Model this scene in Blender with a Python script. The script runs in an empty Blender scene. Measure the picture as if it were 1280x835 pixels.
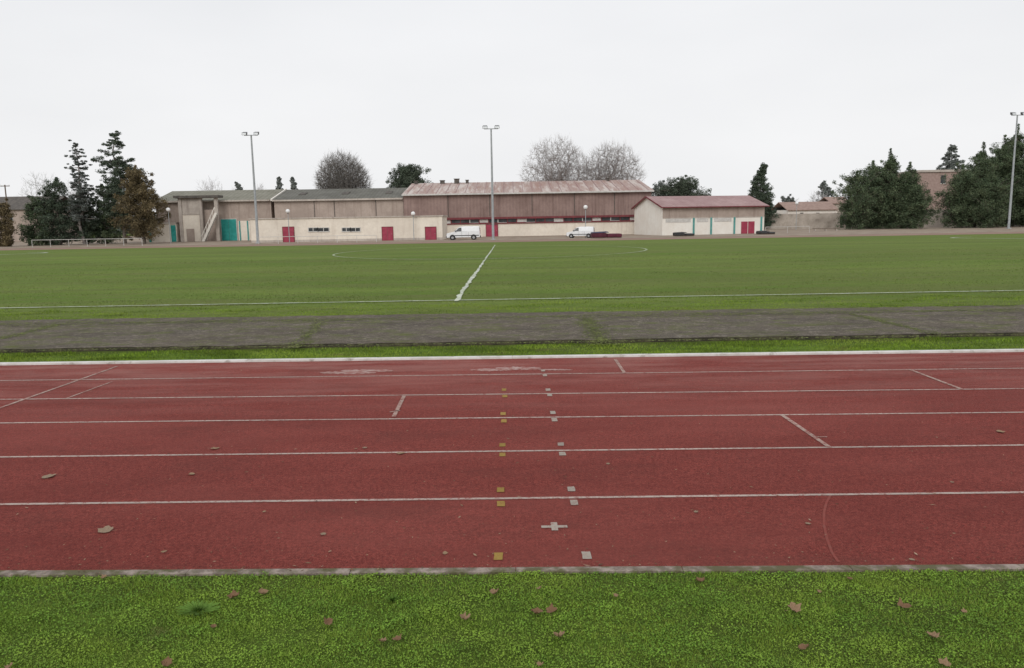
import bpy, math, random
import numpy as np
from mathutils import Vector, Matrix
random.seed(7); rng=np.random.default_rng(7)
scene=bpy.context.scene
try:
    scene.view_settings.view_transform='Standard'; scene.view_settings.look='None'; scene.view_settings.exposure=0
except Exception: pass

# ------------------------------------------------------------ camera
F=960.0; H=2.1; TH=math.atan(142.5/960.0); RO=0.0165
fwd=Vector((0,math.cos(TH),-math.sin(TH))); U0=Vector((0,math.sin(TH),math.cos(TH))); X0=Vector((1,0,0))
right=math.cos(RO)*X0-math.sin(RO)*U0; up=math.cos(RO)*U0+math.sin(RO)*X0
cam=bpy.data.cameras.new("camera"); cam.lens=27.0; cam.sensor_width=36.0; cam.clip_end=6000; cam.clip_start=0.05
co=bpy.data.objects.new("camera",cam); scene.collection.objects.link(co)
M=Matrix((right,up,-fwd)).transposed().to_4x4(); M.translation=Vector((0,0,H)); co.matrix_world=M
scene.camera=co
def ray(px,py): return fwd*F+right*(px-640)-up*(py-417.5)
def G(px,py,z=0.016):
    r=ray(px,py); t=(z-H)/r.z; return Vector((r.x*t,r.y*t,z))
def W(px,py,Y):
    r=ray(px,py); t=Y/r.y; return (r.x*t, H+r.z*t)
def WX(px,Y,py=285): return W(px,py,Y)[0]
def WZ(py,Y,px): return W(px,py,Y)[1]
def zg(y):
    if y<62: return 0.0
    if y<105: return -0.7*(y-62)/43.0
    return -0.7

# ------------------------------------------------------------ materials
def L(r,g,b): return (r,g,b,1)
def sc_(c,f): return tuple(v*f for v in c[:3])+(1,)
def newmat(name):
    m=bpy.data.materials.new(name); m.use_nodes=True
    nt=m.node_tree; b=nt.nodes["Principled BSDF"]; return m,nt,b
def noise(nt,scale,detail=4,rough=.6,stretch=(1,1,1),coord='Object'):
    tc=nt.nodes.new("ShaderNodeTexCoord"); mp=nt.nodes.new("ShaderNodeMapping")
    nt.links.new(tc.outputs[coord],mp.inputs[0]); mp.inputs['Scale'].default_value=stretch
    n=nt.nodes.new("ShaderNodeTexNoise"); n.inputs['Scale'].default_value=scale
    n.inputs['Detail'].default_value=detail; n.inputs['Roughness'].default_value=rough
    nt.links.new(mp.outputs[0],n.inputs['Vector']); return n.outputs['Fac']
def ramp(nt,fac,lo,hi,c0=None,c1=None):
    r=nt.nodes.new("ShaderNodeValToRGB"); r.color_ramp.elements[0].position=lo; r.color_ramp.elements[1].position=hi
    if c0: r.color_ramp.elements[0].color=c0
    if c1: r.color_ramp.elements[1].color=c1
    nt.links.new(fac,r.inputs[0]); return r.outputs[0]
def mix(nt,fac,a,b,mode='MIX'):
    m=nt.nodes.new("ShaderNodeMix"); m.data_type='RGBA'; m.blend_type=mode
    if isinstance(fac,(int,float)): m.inputs[0].default_value=fac
    else: nt.links.new(fac,m.inputs[0])
    for s,v in ((6,a),(7,b)):
        if isinstance(v,tuple): m.inputs[s].default_value=v
        else: nt.links.new(v,m.inputs[s])
    return m.outputs[2]
def mulf(nt,a,b):
    mu=nt.nodes.new("ShaderNodeMath"); mu.operation='MULTIPLY'
    for i,v in enumerate((a,b)):
        if isinstance(v,(int,float)): mu.inputs[i].default_value=v
        else: nt.links.new(v,mu.inputs[i])
    return mu.outputs[0]
def bump(nt,b,h,strength=.5,dist=.02):
    n=nt.nodes.new("ShaderNodeBump"); n.inputs['Strength'].default_value=strength; n.inputs['Distance'].default_value=dist
    nt.links.new(h,n.inputs['Height']); nt.links.new(n.outputs[0],b.inputs['Normal'])
def nmat(name,c0,c1,scale=3,lo=.4,hi=.6,rough=.85,stretch=(1,1,1),c2=None,scale2=.6,f2=(.5,.65),stretch2=(1,1,1),bs=0,bd=.02,detail=5,metal=0):
    m,nt,b=newmat(name)
    col=ramp(nt,noise(nt,scale,detail,stretch=stretch),lo,hi,c0,c1)
    if c2:
        col=mix(nt,ramp(nt,noise(nt,scale2,5,stretch=stretch2),f2[0],f2[1]),col,c2)
    nt.links.new(col,b.inputs['Base Color']); b.inputs['Roughness'].default_value=rough; b.inputs['Metallic'].default_value=metal
    b.inputs['Specular IOR Level'].default_value=.3
    if bs: bump(nt,b,noise(nt,scale*4,4,stretch=stretch),bs,bd)
    return m
def leafmat(name,cols,nscale=.5,dark=.45,lo=.4,hi=.58,c2=None,s2=1,f2=(.5,.6),st=(1,1,1),k2=.7,c3=None,s3=1,f3=(.6,.68)):
    m,nt,b=newmat(name)
    g=nt.nodes.new("ShaderNodeNewGeometry")
    r=nt.nodes.new("ShaderNodeValToRGB"); e=r.color_ramp.elements
    e[0].color=cols[0]; e[1].color=cols[-1]
    for i,c in enumerate(cols[1:-1]):
        x=e.new((i+1)/(len(cols)-1)); x.color=c
    nt.links.new(g.outputs['Random Per Island'],r.inputs[0])
    col=mix(nt,ramp(nt,noise(nt,nscale,4,stretch=st),lo,hi),mix(nt,1.0,r.outputs[0],L(dark,dark,dark),'MULTIPLY'),r.outputs[0])
    if c2: col=mix(nt,mulf(nt,ramp(nt,noise(nt,s2,5,stretch=st),f2[0],f2[1]),k2),col,c2)
    if c3: col=mix(nt,mulf(nt,ramp(nt,noise(nt,s3,6,.7,stretch=st),f3[0],f3[1]),.75),col,c3)
    nt.links.new(col,b.inputs['Base Color']); b.inputs['Roughness'].default_value=.8; b.inputs['Specular IOR Level'].default_value=.2
    return m

def grassmat(name,a,bc,c,sc=1.0,brown=L(.13,.11,.05),bmix=.7):
    m,nt,b=newmat(name)
    fine=noise(nt,45*sc,6,.75); mid=noise(nt,1.6,7,.75,(.6,1.8,1)); big=noise(nt,.13,5,.6,(.35,1.5,1))
    col=ramp(nt,fine,.4,.6,sc_(a,.5),a)
    col=mix(nt,ramp(nt,mid,.42,.6),col,bc); col2=mix(nt,ramp(nt,fine,.38,.56),sc_(c,.5),c)
    col=mix(nt,ramp(nt,big,.42,.58),col,col2)
    col=mix(nt,mulf(nt,ramp(nt,noise(nt,.8,9,.8,(.35,1.8,1)),.48,.64),bmix),col,brown)
    col=mix(nt,mulf(nt,ramp(nt,noise(nt,.14,6,.7,(.15,2.6,1)),.46,.57),.6),col,mix(nt,.4,sc_(c,.55),brown))
    col=mix(nt,mulf(nt,ramp(nt,noise(nt,5,7,.8,(.6,1.4,1)),.5,.6),.5),col,sc_(c,.4))
    nt.links.new(col,b.inputs['Base Color']); b.inputs['Roughness'].default_value=.95; b.inputs['Specular IOR Level'].default_value=.1
    bump(nt,b,noise(nt,35*sc,5,.8),.8,.04); return m
M_ground=grassmat("grass_ground",L(.13,.22,.026),L(.16,.255,.033),L(.10,.17,.022),1.2,brown=L(.14,.11,.05),bmix=.35)
M_pitch=grassmat("pitch_grass",L(.145,.23,.035),L(.11,.175,.027),L(.18,.255,.048),.5,L(.165,.155,.065),bmix=.6)
M_blade=leafmat("grass_blades",[L(.085,.15,.016),L(.145,.255,.024),L(.22,.345,.04),L(.34,.42,.09)],3.2,.68,c2=L(.25,.345,.04),s2=1.5,f2=(.45,.6),k2=.5,c3=L(.17,.13,.06),s3=2.3,f3=(.62,.7))
M_clover=leafmat("clover_leaves",[L(.10,.195,.022),L(.145,.27,.03),L(.205,.345,.042)],5,.72,c2=L(.25,.36,.042),s2=1.8,f2=(.46,.6),k2=.5,c3=L(.17,.13,.06),s3=2.3,f3=(.64,.72))
M_tuftdark=leafmat("weed_leaves",[L(.09,.17,.03),L(.13,.24,.04),L(.18,.30,.05)],4,.8)
M_verge=leafmat("verge_grass_blades",[L(.11,.18,.016),L(.18,.29,.024),L(.26,.375,.04)],1.2,.5,c2=L(.28,.37,.05),s2=.7,st=(.6,1.6,1),c3=L(.17,.14,.06),s3=1.1,f3=(.57,.65))
M_tuft=leafmat("field_grass",[L(.095,.155,.023),L(.15,.23,.036),L(.21,.29,.055)],.7,.5,lo=.44,hi=.56,c2=L(.20,.20,.075),s2=.3,f2=(.46,.58),st=(.25,2.2,1))

# track
m,nt,b=newmat("red_track"); M_track=m
gr=noise(nt,48,8,.9); gr2=noise(nt,150,3,.8); pat=noise(nt,1.3,8,.75,(.35,1.3,1)); big=noise(nt,.35,5,.65,(.4,1,1))
col=ramp(nt,gr,.42,.58,L(.115,.021,.017),L(.33,.070,.055))
col=mix(nt,mulf(nt,ramp(nt,gr2,.54,.62),.9),col,L(.05,.013,.011))
col=mix(nt,mulf(nt,ramp(nt,noise(nt,95,3,.85),.58,.66),.6),col,L(.46,.18,.14))
col=mix(nt,mulf(nt,ramp(nt,pat,.43,.6),.4),col,L(.15,.030,.024))
col=mix(nt,mulf(nt,ramp(nt,big,.46,.6),.3),col,L(.31,.09,.073))
col=mix(nt,mulf(nt,ramp(nt,noise(nt,.9,7,.7,(.6,1.4,1)),.53,.67),.3),col,L(.10,.035,.028))
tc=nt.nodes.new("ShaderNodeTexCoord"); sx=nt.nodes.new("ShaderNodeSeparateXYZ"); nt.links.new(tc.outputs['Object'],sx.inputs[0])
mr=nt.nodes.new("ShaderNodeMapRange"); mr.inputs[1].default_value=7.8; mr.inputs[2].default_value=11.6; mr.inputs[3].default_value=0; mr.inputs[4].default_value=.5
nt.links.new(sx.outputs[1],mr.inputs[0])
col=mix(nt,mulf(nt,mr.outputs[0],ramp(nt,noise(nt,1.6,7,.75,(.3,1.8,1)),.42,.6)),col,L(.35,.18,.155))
nt.links.new(col,b.inputs['Base Color']); b.inputs['Roughness'].default_value=.85; b.inputs['Specular IOR Level'].default_value=.12
bump(nt,b,gr,.9,.012)
def paint(name,c,under,lo=.35,hi=.6,sc=22):
    m,nt,b=newmat(name)
    f=ramp(nt,noise(nt,sc,7,.8),lo,hi); f2=ramp(nt,noise(nt,1.1,5),.35,.65)
    base=mix(nt,f2,c,sc_(c,.7))
    nt.links.new(mix(nt,f,under,base),b.inputs['Base Color']); b.inputs['Roughness'].default_value=.85; b.inputs['Specular IOR Level'].default_value=.15
    return m
UR=L(.22,.05,.04)
M_line=paint("worn_white_line",L(.49,.40,.35),UR,.37,.51,30)
M_line2=paint("faded_white_line",L(.44,.33,.28),UR,.38,.54,24)
M_smear=paint("smeared_white_paint",L(.44,.31,.28),L(.27,.11,.09),.42,.58,9)
M_yel=paint("worn_yellow_paint",L(.33,.22,.055),UR,.32,.5,30)
M_gray=paint("worn_gray_paint",L(.38,.33,.28),UR,.30,.48,30)
M_faint=paint("scuff",L(.25,.09,.07),UR,.44,.62,12)
M_chalk=paint("pitch_chalk",L(.64,.67,.58),L(.2,.26,.08),.38,.53,4)
M_chalk1=paint("touch_line_chalk",L(.58,.61,.51),L(.26,.31,.13),.36,.52,6)
M_chalk2=paint("faded_pitch_chalk",L(.46,.51,.38),L(.2,.26,.08),.38,.58,2)
M_whitekerb=nmat("white_kerb_paint",L(.66,.64,.61),L(.54,.52,.48),4,c2=L(.34,.31,.27),scale2=7,f2=(.56,.7),bs=.1)
M_conkerb=nmat("weathered_concrete",L(.17,.135,.11),L(.34,.28,.24),14,c2=L(.11,.10,.05),scale2=5,f2=(.44,.58),bs=.8,bd=.012)
m,nt,b=newmat("old_asphalt"); M_asph=m
col=ramp(nt,noise(nt,40,8,.9),.42,.58,L(.052,.044,.037),L(.19,.163,.135))
col=mix(nt,mulf(nt,ramp(nt,noise(nt,.6,7,.7,(.5,1.2,1)),.42,.6),.6),col,L(.13,.108,.085))
col=mix(nt,mulf(nt,ramp(nt,noise(nt,7,8,.9),.53,.59),.8),col,L(.28,.25,.20))
col=mix(nt,mulf(nt,ramp(nt,noise(nt,2.0,9,.85,(.6,1.1,1)),.50,.60),.8),col,L(.115,.13,.042))
col=mix(nt,mulf(nt,ramp(nt,noise(nt,1.1,9,.85,(.5,1.1,1)),.5,.6),.5),col,L(.062,.053,.045))
nt.links.new(col,b.inputs['Base Color']); b.inputs['Roughness'].default_value=.95; b.inputs['Specular IOR Level'].default_value=.05
bump(nt,b,noise(nt,22,7,.9),.6,.02)
M_edgeshade=nmat("painted_edge_shade",L(.035,.03,.02),L(.08,.072,.04),7)  # shadow line along the raised slab, painted into this dark colour
M_moss=leafmat("moss",[L(.11,.125,.035),L(.16,.185,.045),L(.21,.245,.065)],5,.6)
M_fartrack=nmat("far_track",L(.22,.135,.10),L(.30,.2,.15),.8,stretch=(.3,1,1))
M_gravel=nmat("car_park",L(.23,.175,.13),L(.31,.25,.19),.6)

def wallmat(name,c0,c1,stain,corr=0,amount=(.5,.64),cm=.15):
    m,nt,b=newmat(name)
    col=ramp(nt,noise(nt,.35,7,.7),.4,.6,c0,c1)
    col=mix(nt,mulf(nt,ramp(nt,noise(nt,1.1,7,.75,(1.3,1,.10)),amount[0],amount[1]),.7),col,stain)
    col=mix(nt,mulf(nt,ramp(nt,noise(nt,2.5,7,.8),.5,.62),.35),col,sc_(stain,1.1))
    if corr:
        tc=nt.nodes.new("ShaderNodeTexCoord"); w=nt.nodes.new("ShaderNodeTexWave"); w.inputs['Scale'].default_value=corr; w.inputs['Distortion'].default_value=0.3
        nt.links.new(tc.outputs['Object'],w.inputs[0])
        col=mix(nt,cm,col,w.outputs['Color'],'MULTIPLY')
    nt.links.new(col,b.inputs['Base Color']); b.inputs['Roughness'].default_value=.85; b.inputs['Specular IOR Level'].default_value=.25
    return m
M_brown=wallmat("brown_cladding",L(.24,.165,.145),L(.31,.22,.195),L(.17,.11,.098),.55,cm=.1)
M_tan=wallmat("tan_render",L(.34,.275,.235),L(.42,.345,.295),L(.26,.20,.17),0)
M_cream=wallmat("cream_render",L(.68,.61,.52),L(.78,.71,.61),L(.54,.46,.38),0,(.53,.72))
M_white=wallmat("white_render",L(.74,.69,.62),L(.80,.77,.71),L(.60,.55,.48),0,(.56,.76))
m,nt,b=newmat("rusty_sheet_roof"); M_roofA=m
col=ramp(nt,noise(nt,.5,6,.7,(1,.12,.12)),.46,.54,L(.38,.29,.26),L(.54,.48,.44))
col=mix(nt,mulf(nt,ramp(nt,noise(nt,.9,7,.75,(1.2,.12,.12)),.46,.6),.65),col,L(.30,.17,.135))
col=mix(nt,mulf(nt,ramp(nt,noise(nt,.2,4,.6,(1,.2,.2)),.5,.6),.4),col,L(.34,.23,.2))
nt.links.new(col,b.inputs['Base Color']); b.inputs['Roughness'].default_value=.8; b.inputs['Specular IOR Level'].default_value=.2
M_roofB=wallmat("mossy_roof",L(.13,.125,.11),L(.17,.165,.145),L(.11,.11,.08),.5)
M_roofC=wallmat("grey_brown_roof",L(.21,.2,.16),L(.27,.26,.215),L(.155,.155,.11),.4)
M_roofD=wallmat("pink_tile_roof",L(.34,.22,.215),L(.42,.29,.28),L(.28,.18,.175),.6)
M_red=nmat("crimson_paint",L(.28,.035,.065),L(.34,.05,.085),1.5,rough=.6)
M_redtrim=nmat("dark_red_trim",L(.14,.032,.038),L(.19,.045,.05),1.5,rough=.7)
M_teal=nmat("teal_paint",L(.02,.25,.22),L(.035,.33,.29),1.5,rough=.6)
M_tealdull=nmat("dull_teal_paint",L(.08,.26,.24),L(.12,.33,.30),1.5,rough=.7)
M_glass=nmat("dark_glass",L(.03,.032,.034),L(.07,.075,.08),.8,rough=.12)
M_frame=nmat("pale_frame",L(.48,.46,.43),L(.58,.56,.53),3,rough=.6)
M_conc=wallmat("grey_concrete",L(.42,.37,.325),L(.52,.465,.41),L(.29,.24,.21),0)
M_slab=nmat("dark_fascia",L(.08,.072,.065),L(.13,.115,.10),2)
M_stair=nmat("stair_concrete",L(.58,.54,.49),L(.70,.66,.61),2)
M_brick=nmat("brown_brick",L(.32,.225,.195),L(.39,.285,.25),2)
M_stone=nmat("stone_wall",L(.38,.33,.28),L(.50,.44,.38),1.2,c2=L(.28,.24,.2))
M_tile=nmat("clay_tile",L(.27,.185,.155),L(.34,.24,.2),1.5)
M_metal=nmat("galvanised_steel",L(.30,.32,.33),L(.37,.39,.40),2,rough=.6,metal=.1)
M_lampdark=nmat("floodlight_housing",L(.07,.07,.075),L(.1,.1,.1),3,rough=.5)
M_lens=nmat("lamp_glass",L(.5,.52,.54),L(.6,.62,.63),3,rough=.15)
M_globe=nmat("white_globe",L(.75,.75,.74),L(.8,.8,.8),3,rough=.3)
M_van=nmat("white_car_paint",L(.72,.73,.74),L(.78,.79,.8),2,rough=.25)
M_tyre=nmat("rubber",L(.02,.02,.02),L(.035,.035,.035),8)
M_rim=nmat("hubcap",L(.3,.3,.31),L(.4,.4,.4),8,rough=.4)
M_plastic=nmat("black_plastic",L(.03,.03,.032),L(.05,.05,.05),8,rough=.6)
M_mat=nmat("maroon_cover",L(.07,.014,.025),L(.11,.022,.04),1.5,rough=.7)
M_blue=nmat("blue_cover",L(.045,.045,.075),L(.06,.06,.10),1.5,rough=.7)
M_bark=nmat("bark",L(.10,.085,.07),L(.16,.135,.115),3,stretch=(1,1,.3))
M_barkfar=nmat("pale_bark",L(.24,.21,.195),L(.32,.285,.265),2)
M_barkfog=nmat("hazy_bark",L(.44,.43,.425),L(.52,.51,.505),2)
M_barkdark=nmat("dark_bark",L(.15,.135,.12),L(.21,.19,.17),2)
M_wood=nmat("wood",L(.12,.09,.07),L(.18,.14,.11),4)
M_pine=leafmat("pine_needles",[L(.06,.085,.06),L(.085,.112,.076),L(.12,.15,.10)],.35,.7)
M_cyp=leafmat("cypress_foliage",[L(.065,.098,.056),L(.095,.13,.07),L(.13,.17,.09)],.45,.62,lo=.42,hi=.56,c2=L(.14,.165,.09),s2=.5,f2=(.52,.62))
M_blu=leafmat("cedar_foliage",[L(.10,.115,.105),L(.14,.155,.14),L(.17,.19,.17)],.4,.75)
M_olive=leafmat("ivy_foliage",[L(.12,.095,.05),L(.165,.13,.07),L(.22,.17,.09)],.4,.6)
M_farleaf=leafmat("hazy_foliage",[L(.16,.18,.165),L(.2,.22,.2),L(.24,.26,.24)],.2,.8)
M_oak=leafmat("evergreen_foliage",[L(.07,.09,.065),L(.095,.12,.083),L(.13,.155,.11)],.3,.7)
M_dead1=nmat("dead_leaf_brown",L(.13,.07,.035),L(.22,.13,.07),30,rough=.8)
M_dead2=nmat("dead_leaf_pale",L(.2,.125,.07),L(.30,.2,.12),30,rough=.8)
M_dead3=nmat("dead_leaf_grey",L(.19,.13,.085),L(.29,.21,.14),30,rough=.8)
M_litter=leafmat("leaf_litter",[L(.08,.045,.03),L(.2,.12,.07),L(.40,.28,.19)],3,.9)

# ------------------------------------------------------------ object helpers
def link(o): scene.collection.objects.link(o); return o
def tag(o,label=None,cat=None,kind=None,group=None):
    if label: o["label"]=label
    if cat: o["category"]=cat
    if kind: o["kind"]=kind
    if group: o["group"]=group
    return o
def mkobj(name,me,mat,parent=None,**k):
    if mat and len(me.materials)==0: me.materials.append(mat)
    o=bpy.data.objects.new(name,me); link(o)
    if parent: o.parent=parent
    return tag(o,**k)
def empty(name,loc=(0,0,0),rz=0,**k):
    o=bpy.data.objects.new(name,None); link(o); o.location=loc; o.rotation_euler=(0,0,rz); o.empty_display_size=.5
    return tag(o,**k)
def npmesh(name,V,Fc):
    me=bpy.data.meshes.new(name); V=np.asarray(V,dtype=np.float32); Fc=np.asarray(Fc,dtype=np.int32); k=Fc.shape[1]
    me.vertices.add(len(V)); me.vertices.foreach_set("co",V.ravel())
    me.loops.add(Fc.size); me.loops.foreach_set("vertex_index",Fc.ravel())
    me.polygons.add(len(Fc)); me.polygons.foreach_set("loop_start",np.arange(0,Fc.size,k,dtype=np.int32))
    me.update(calc_edges=True); me.validate(); return me
class MB:
    def __init__(s): s.v=[]; s.f=[]
    def box(s,x0,x1,y0,y1,z0,z1):
        n=len(s.v); s.v+=[(x0,y0,z0),(x1,y0,z0),(x1,y1,z0),(x0,y1,z0),(x0,y0,z1),(x1,y0,z1),(x1,y1,z1),(x0,y1,z1)]
        s.f+=[[n+i for i in q] for q in((0,3,2,1),(4,5,6,7),(0,1,5,4),(1,2,6,5),(2,3,7,6),(3,0,4,7))]; return s
    def hexa(s,pts):
        n=len(s.v); s.v+=[tuple(p) for p in pts]
        s.f+=[[n+i for i in q] for q in((0,3,2,1),(4,5,6,7),(0,1,5,4),(1,2,6,5),(2,3,7,6),(3,0,4,7))]; return s
    def slab(s,a,b,c,d,t):
        low=[(p[0],p[1],p[2]-t) for p in(a,b,c,d)]; return s.hexa(low+[a,b,c,d])
    def prism(s,poly,y0,y1):
        n=len(s.v); k=len(poly); s.v+=[(p[0],y0,p[1]) for p in poly]+[(p[0],y1,p[1]) for p in poly]
        s.f+=[[n+i for i in range(k)],[n+k+i for i in range(k)][::-1]]
        for i in range(k): j=(i+1)%k; s.f.append([n+i,n+k+i,n+k+j,n+j])
        return s
    def face(s,pts):
        n=len(s.v); s.v+=[tuple(p) for p in pts]; s.f.append(list(range(n,n+len(pts)))); return s
    def cyl(s,p0,p1,r0,r1,n=8,cap=True):
        p0=Vector(p0); p1=Vector(p1); d=(p1-p0).normalized(); a=d.orthogonal().normalized(); b2=d.cross(a); m=len(s.v)
        for p,r in((p0,r0),(p1,r1)):
            for i in range(n):
                t=2*math.pi*i/n; s.v.append(tuple(p+a*math.cos(t)*r+b2*math.sin(t)*r))
        for i in range(n): j=(i+1)%n; s.f.append([m+i,m+j,m+n+j,m+n+i])
        if cap: s.f.append([m+i for i in range(n)][::-1]); s.f.append([m+n+i for i in range(n)])
        return s
    def sphere(s,c,r,n=12,k=8):
        m=len(s.v)
        for i in range(k+1):
            ph=math.pi*i/k
            for j in range(n): t=2*math.pi*j/n; s.v.append((c[0]+r*math.sin(ph)*math.cos(t),c[1]+r*math.sin(ph)*math.sin(t),c[2]+r*math.cos(ph)))
        for i in range(k):
            for j in range(n): s.f.append([m+i*n+j,m+(i+1)*n+j,m+(i+1)*n+(j+1)%n,m+i*n+(j+1)%n])
        return s
    def o(s,name,mat,parent=None,bevel=0,smooth=False,**k):
        me=bpy.data.meshes.new(name); me.from_pydata(s.v,[],s.f); me.update()
        if smooth: me.polygons.foreach_set("use_smooth",[True]*len(me.polygons))
        o=mkobj(name,me,mat,parent,**k)
        if bevel:
            b=o.modifiers.new("b",'BEVEL'); b.width=bevel; b.segments=2; b.limit_method='ANGLE'
        return o

# ------------------------------------------------------------ ground
def strip(name,mat,xs,ys,dz,**k):
    V=[];Fc=[]
    for y in ys:
        for x in xs: V.append((x,y,zg(y)+dz))
    n=len(xs)
    for i in range(len(ys)-1):
        for j in range(n-1): a=i*n+j; Fc.append((a,a+1,a+1+n,a+n))
    return mkobj(name,npmesh(name,V,Fc),mat,None,**k)
strip("ground",M_ground,[-3000,-300,0,300,3000],[-200,0,62,105,400,4000],0,kind="structure",label="mossy green grass ground")
strip("football_pitch",M_pitch,[-140,0,140],[17.3,62,91],.006,kind="structure",label="short green grass football field")
strip("far_running_track",M_fartrack,[-140,0,140],[91.5,105,107.5],.012,kind="structure",label="dull reddish brown far straight of the track")
strip("car_park",M_gravel,[-110,0,110],[108,112,300],.008,kind="structure",label="pale gravel apron beside the buildings")

eL=G(0,716); eR=G(1280,708); tL=G(0,456.5); tR=G(1280,439.5)
def ext(a,b,X):
    t=(X-a.x)/(b.x-a.x); p=a.lerp(b,t); return p
XE=70
def sheet(name,corners,mat,z,parent=None,**k):
    return mkobj(name,npmesh(name,[(p[0],p[1],z) for p in corners],[(0,1,2,3)]),mat,parent,**k)
a,b_,c,d=ext(eL,eR,-XE),ext(eL,eR,XE),ext(tL,tR,XE),ext(tL,tR,-XE)
track=sheet("running_track",[a,b_,c,d],M_track,.012,kind="structure",label="worn red synthetic running track with white lanes")
def rib(mb,p0,p1,w,z=.015):
    p0=Vector((p0[0],p0[1],0)); p1=Vector((p1[0],p1[1],0)); d=(p1-p0).normalized(); n=Vector((-d.y,d.x,0))*w/2
    mb.face([(q.x,q.y,z) for q in (p0-n,p1-n,p1+n,p0+n)])
for yl,yr in((630,615),(571,556),(528.5,515),(499,485.5),(475.5,460)):
    a=G(0,yl); b_=G(1280,yr); mb=MB(); rib(mb,ext(a,b_,-XE),ext(a,b_,XE),.038)
    mb.o("lane_line",M_line,track)
mb=MB()
for p,q,w in(((-60,531),(146,458),.045),((492,521),(506,493),.045),((487,515),(500,513),.03),((978,519),(1037,559),.045),((1020,546),(1034,546),.025),((1138,462),(1204,487),.045),((769,449),(781,466.5),.045),((83,498),(140,477),.03)):
    rib(mb,G(*p),G(*q),w,.017)
mb.o("stagger_line",M_line2,track)
mb=MB(); pts=[(1048,702),(1040,690),(1034,674),(1030,656),(1030,640),(1033,628),(1038,619)]
for i in range(6): rib(mb,G(*pts[i]),G(*pts[i+1]),.018,.0145)
mb.o("scuff_mark",M_faint,track)
def marks(lst,name,mat,w=.058,h=.105):
    mb=MB()
    for x,y in lst:
        p=G(x,y); hh=h*(1 if y>540 else 1.25); j=lambda:random.uniform(-.003,.003)
        P=[(-1,-1),(0,-1.02),(1,-1),(1.02,0),(1,1),(0,.98),(-1,1),(-.98,0)]
        mb.face([(p.x+a*w/2+j(),p.y+b*hh/2+j(),.0165) for a,b in P])
    mb.o(name,mat,track)
marks([(626,612),(626,629.5),(628,556),(628,568),(629,517),(630,526),(630,487),(631,495),(623,695)],"yellow_lane_mark",M_yel)
marks([(714,611),(717.5,628),(701,555),(703,567),(691,515.5),(693,524.5),(685,487),(687,493.5),(733,694),(679,463),(681,469)],"white_lane_mark",M_gray)
p=G(693,658); mb=MB()
mb.face([(p.x-.09,p.y-.02,.0160),(p.x+.09,p.y-.022,.0160),(p.x+.088,p.y+.02,.0160),(p.x-.09,p.y+.019,.0160)])
mb.face([(p.x-.022,p.y-.07,.0172),(p.x+.023,p.y-.071,.0172),(p.x+.022,p.y+.071,.0172),(p.x-.023,p.y+.07,.0172)])
mb.o("cross_mark",M_gray,track)
def blob(mb,px0,px1,py,hh,z,n=22):
    A=[];B=[]
    for i in range(n+1):
        t=i/n; x=px0+(px1-px0)*t; env=math.sin(math.pi*min(1,max(0,t)))**.4 if 0<t<1 else .05
        o=hh*env*(.7+.3*random.random())
        A.append(G(x,py+o+random.uniform(-.4,.4))); B.append(G(x,py-o+random.uniform(-.4,.4)))
    for i in range(n): mb.face([(A[i].x,A[i].y,z),(A[i+1].x,A[i+1].y,z),(B[i+1].x,B[i+1].y,z),(B[i].x,B[i].y,z)])
mb=MB(); blob(mb,400,470,465.5,2.0,.0138); blob(mb,425,492,463,1.5,.0143)
blob(mb,588,640,462,1.6,.0138); blob(mb,618,676,460,2.2,.0143); blob(mb,672,716,462,.9,.0148)
mb.o("smeared_lane_figure",M_smear,track)

def kerbrow(name,mat,A,B,w,z0,z1,seg,lab,gap=.003,xr=24,j0=.002):
    d=(B-A).normalized(); n=Vector((-d.y,d.x,0)); x=-xr; mb=MB()
    while x<xr:
        p=ext(A,B,x); q=ext(A,B,x+seg-gap); j=random.uniform(-j0,j0)
        pts=[(p.x,p.y),(q.x,q.y),(q.x+n.x*w,q.y+n.y*w),(p.x+n.x*w,p.y+n.y*w)]
        mb.hexa([(u,v+j,z0) for u,v in pts]+[(u,v+j,z1) for u,v in pts]); x+=seg
    return mb.o(name,mat,None,bevel=.003,label=lab,kind="structure")
kerbrow("inner_track_kerb",M_whitekerb,tL,tR,.11,-.05,.042,2.0,"white painted concrete kerb along the track",xr=40)
kerbrow("outer_track_kerb",M_conkerb,G(0,718.5),G(1280,710.5),.062,-.05,.016,1.0,"weathered grey concrete edging of the track",xr=20)

aL,aR=G(0,441.5,0),G(1280,420,0); bL,bR=G(0,404,0),G(1280,385,0)
N=480; fr=[];bk=[]
for i in range(N+1):
    x=-60+120*i/N; p=ext(aL,aR,x); q=ext(bL,bR,x); fr.append((p.x,p.y+random.uniform(-.04,.04))); bk.append((q.x,q.y+random.uniform(-.08,.08)))
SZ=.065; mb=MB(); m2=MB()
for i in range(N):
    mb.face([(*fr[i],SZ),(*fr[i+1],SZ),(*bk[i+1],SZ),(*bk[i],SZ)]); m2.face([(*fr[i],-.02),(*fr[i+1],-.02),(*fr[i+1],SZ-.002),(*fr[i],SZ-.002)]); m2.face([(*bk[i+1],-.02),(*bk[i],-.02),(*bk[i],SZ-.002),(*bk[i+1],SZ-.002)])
run=mb.o("asphalt_runway",M_asph,None,kind="structure",label="old dark asphalt strip with moss and lichen")
m2.o("slab_edge",M_edgeshade,run)  # vertical slab faces, with shade painted as a near-black colour
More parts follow.
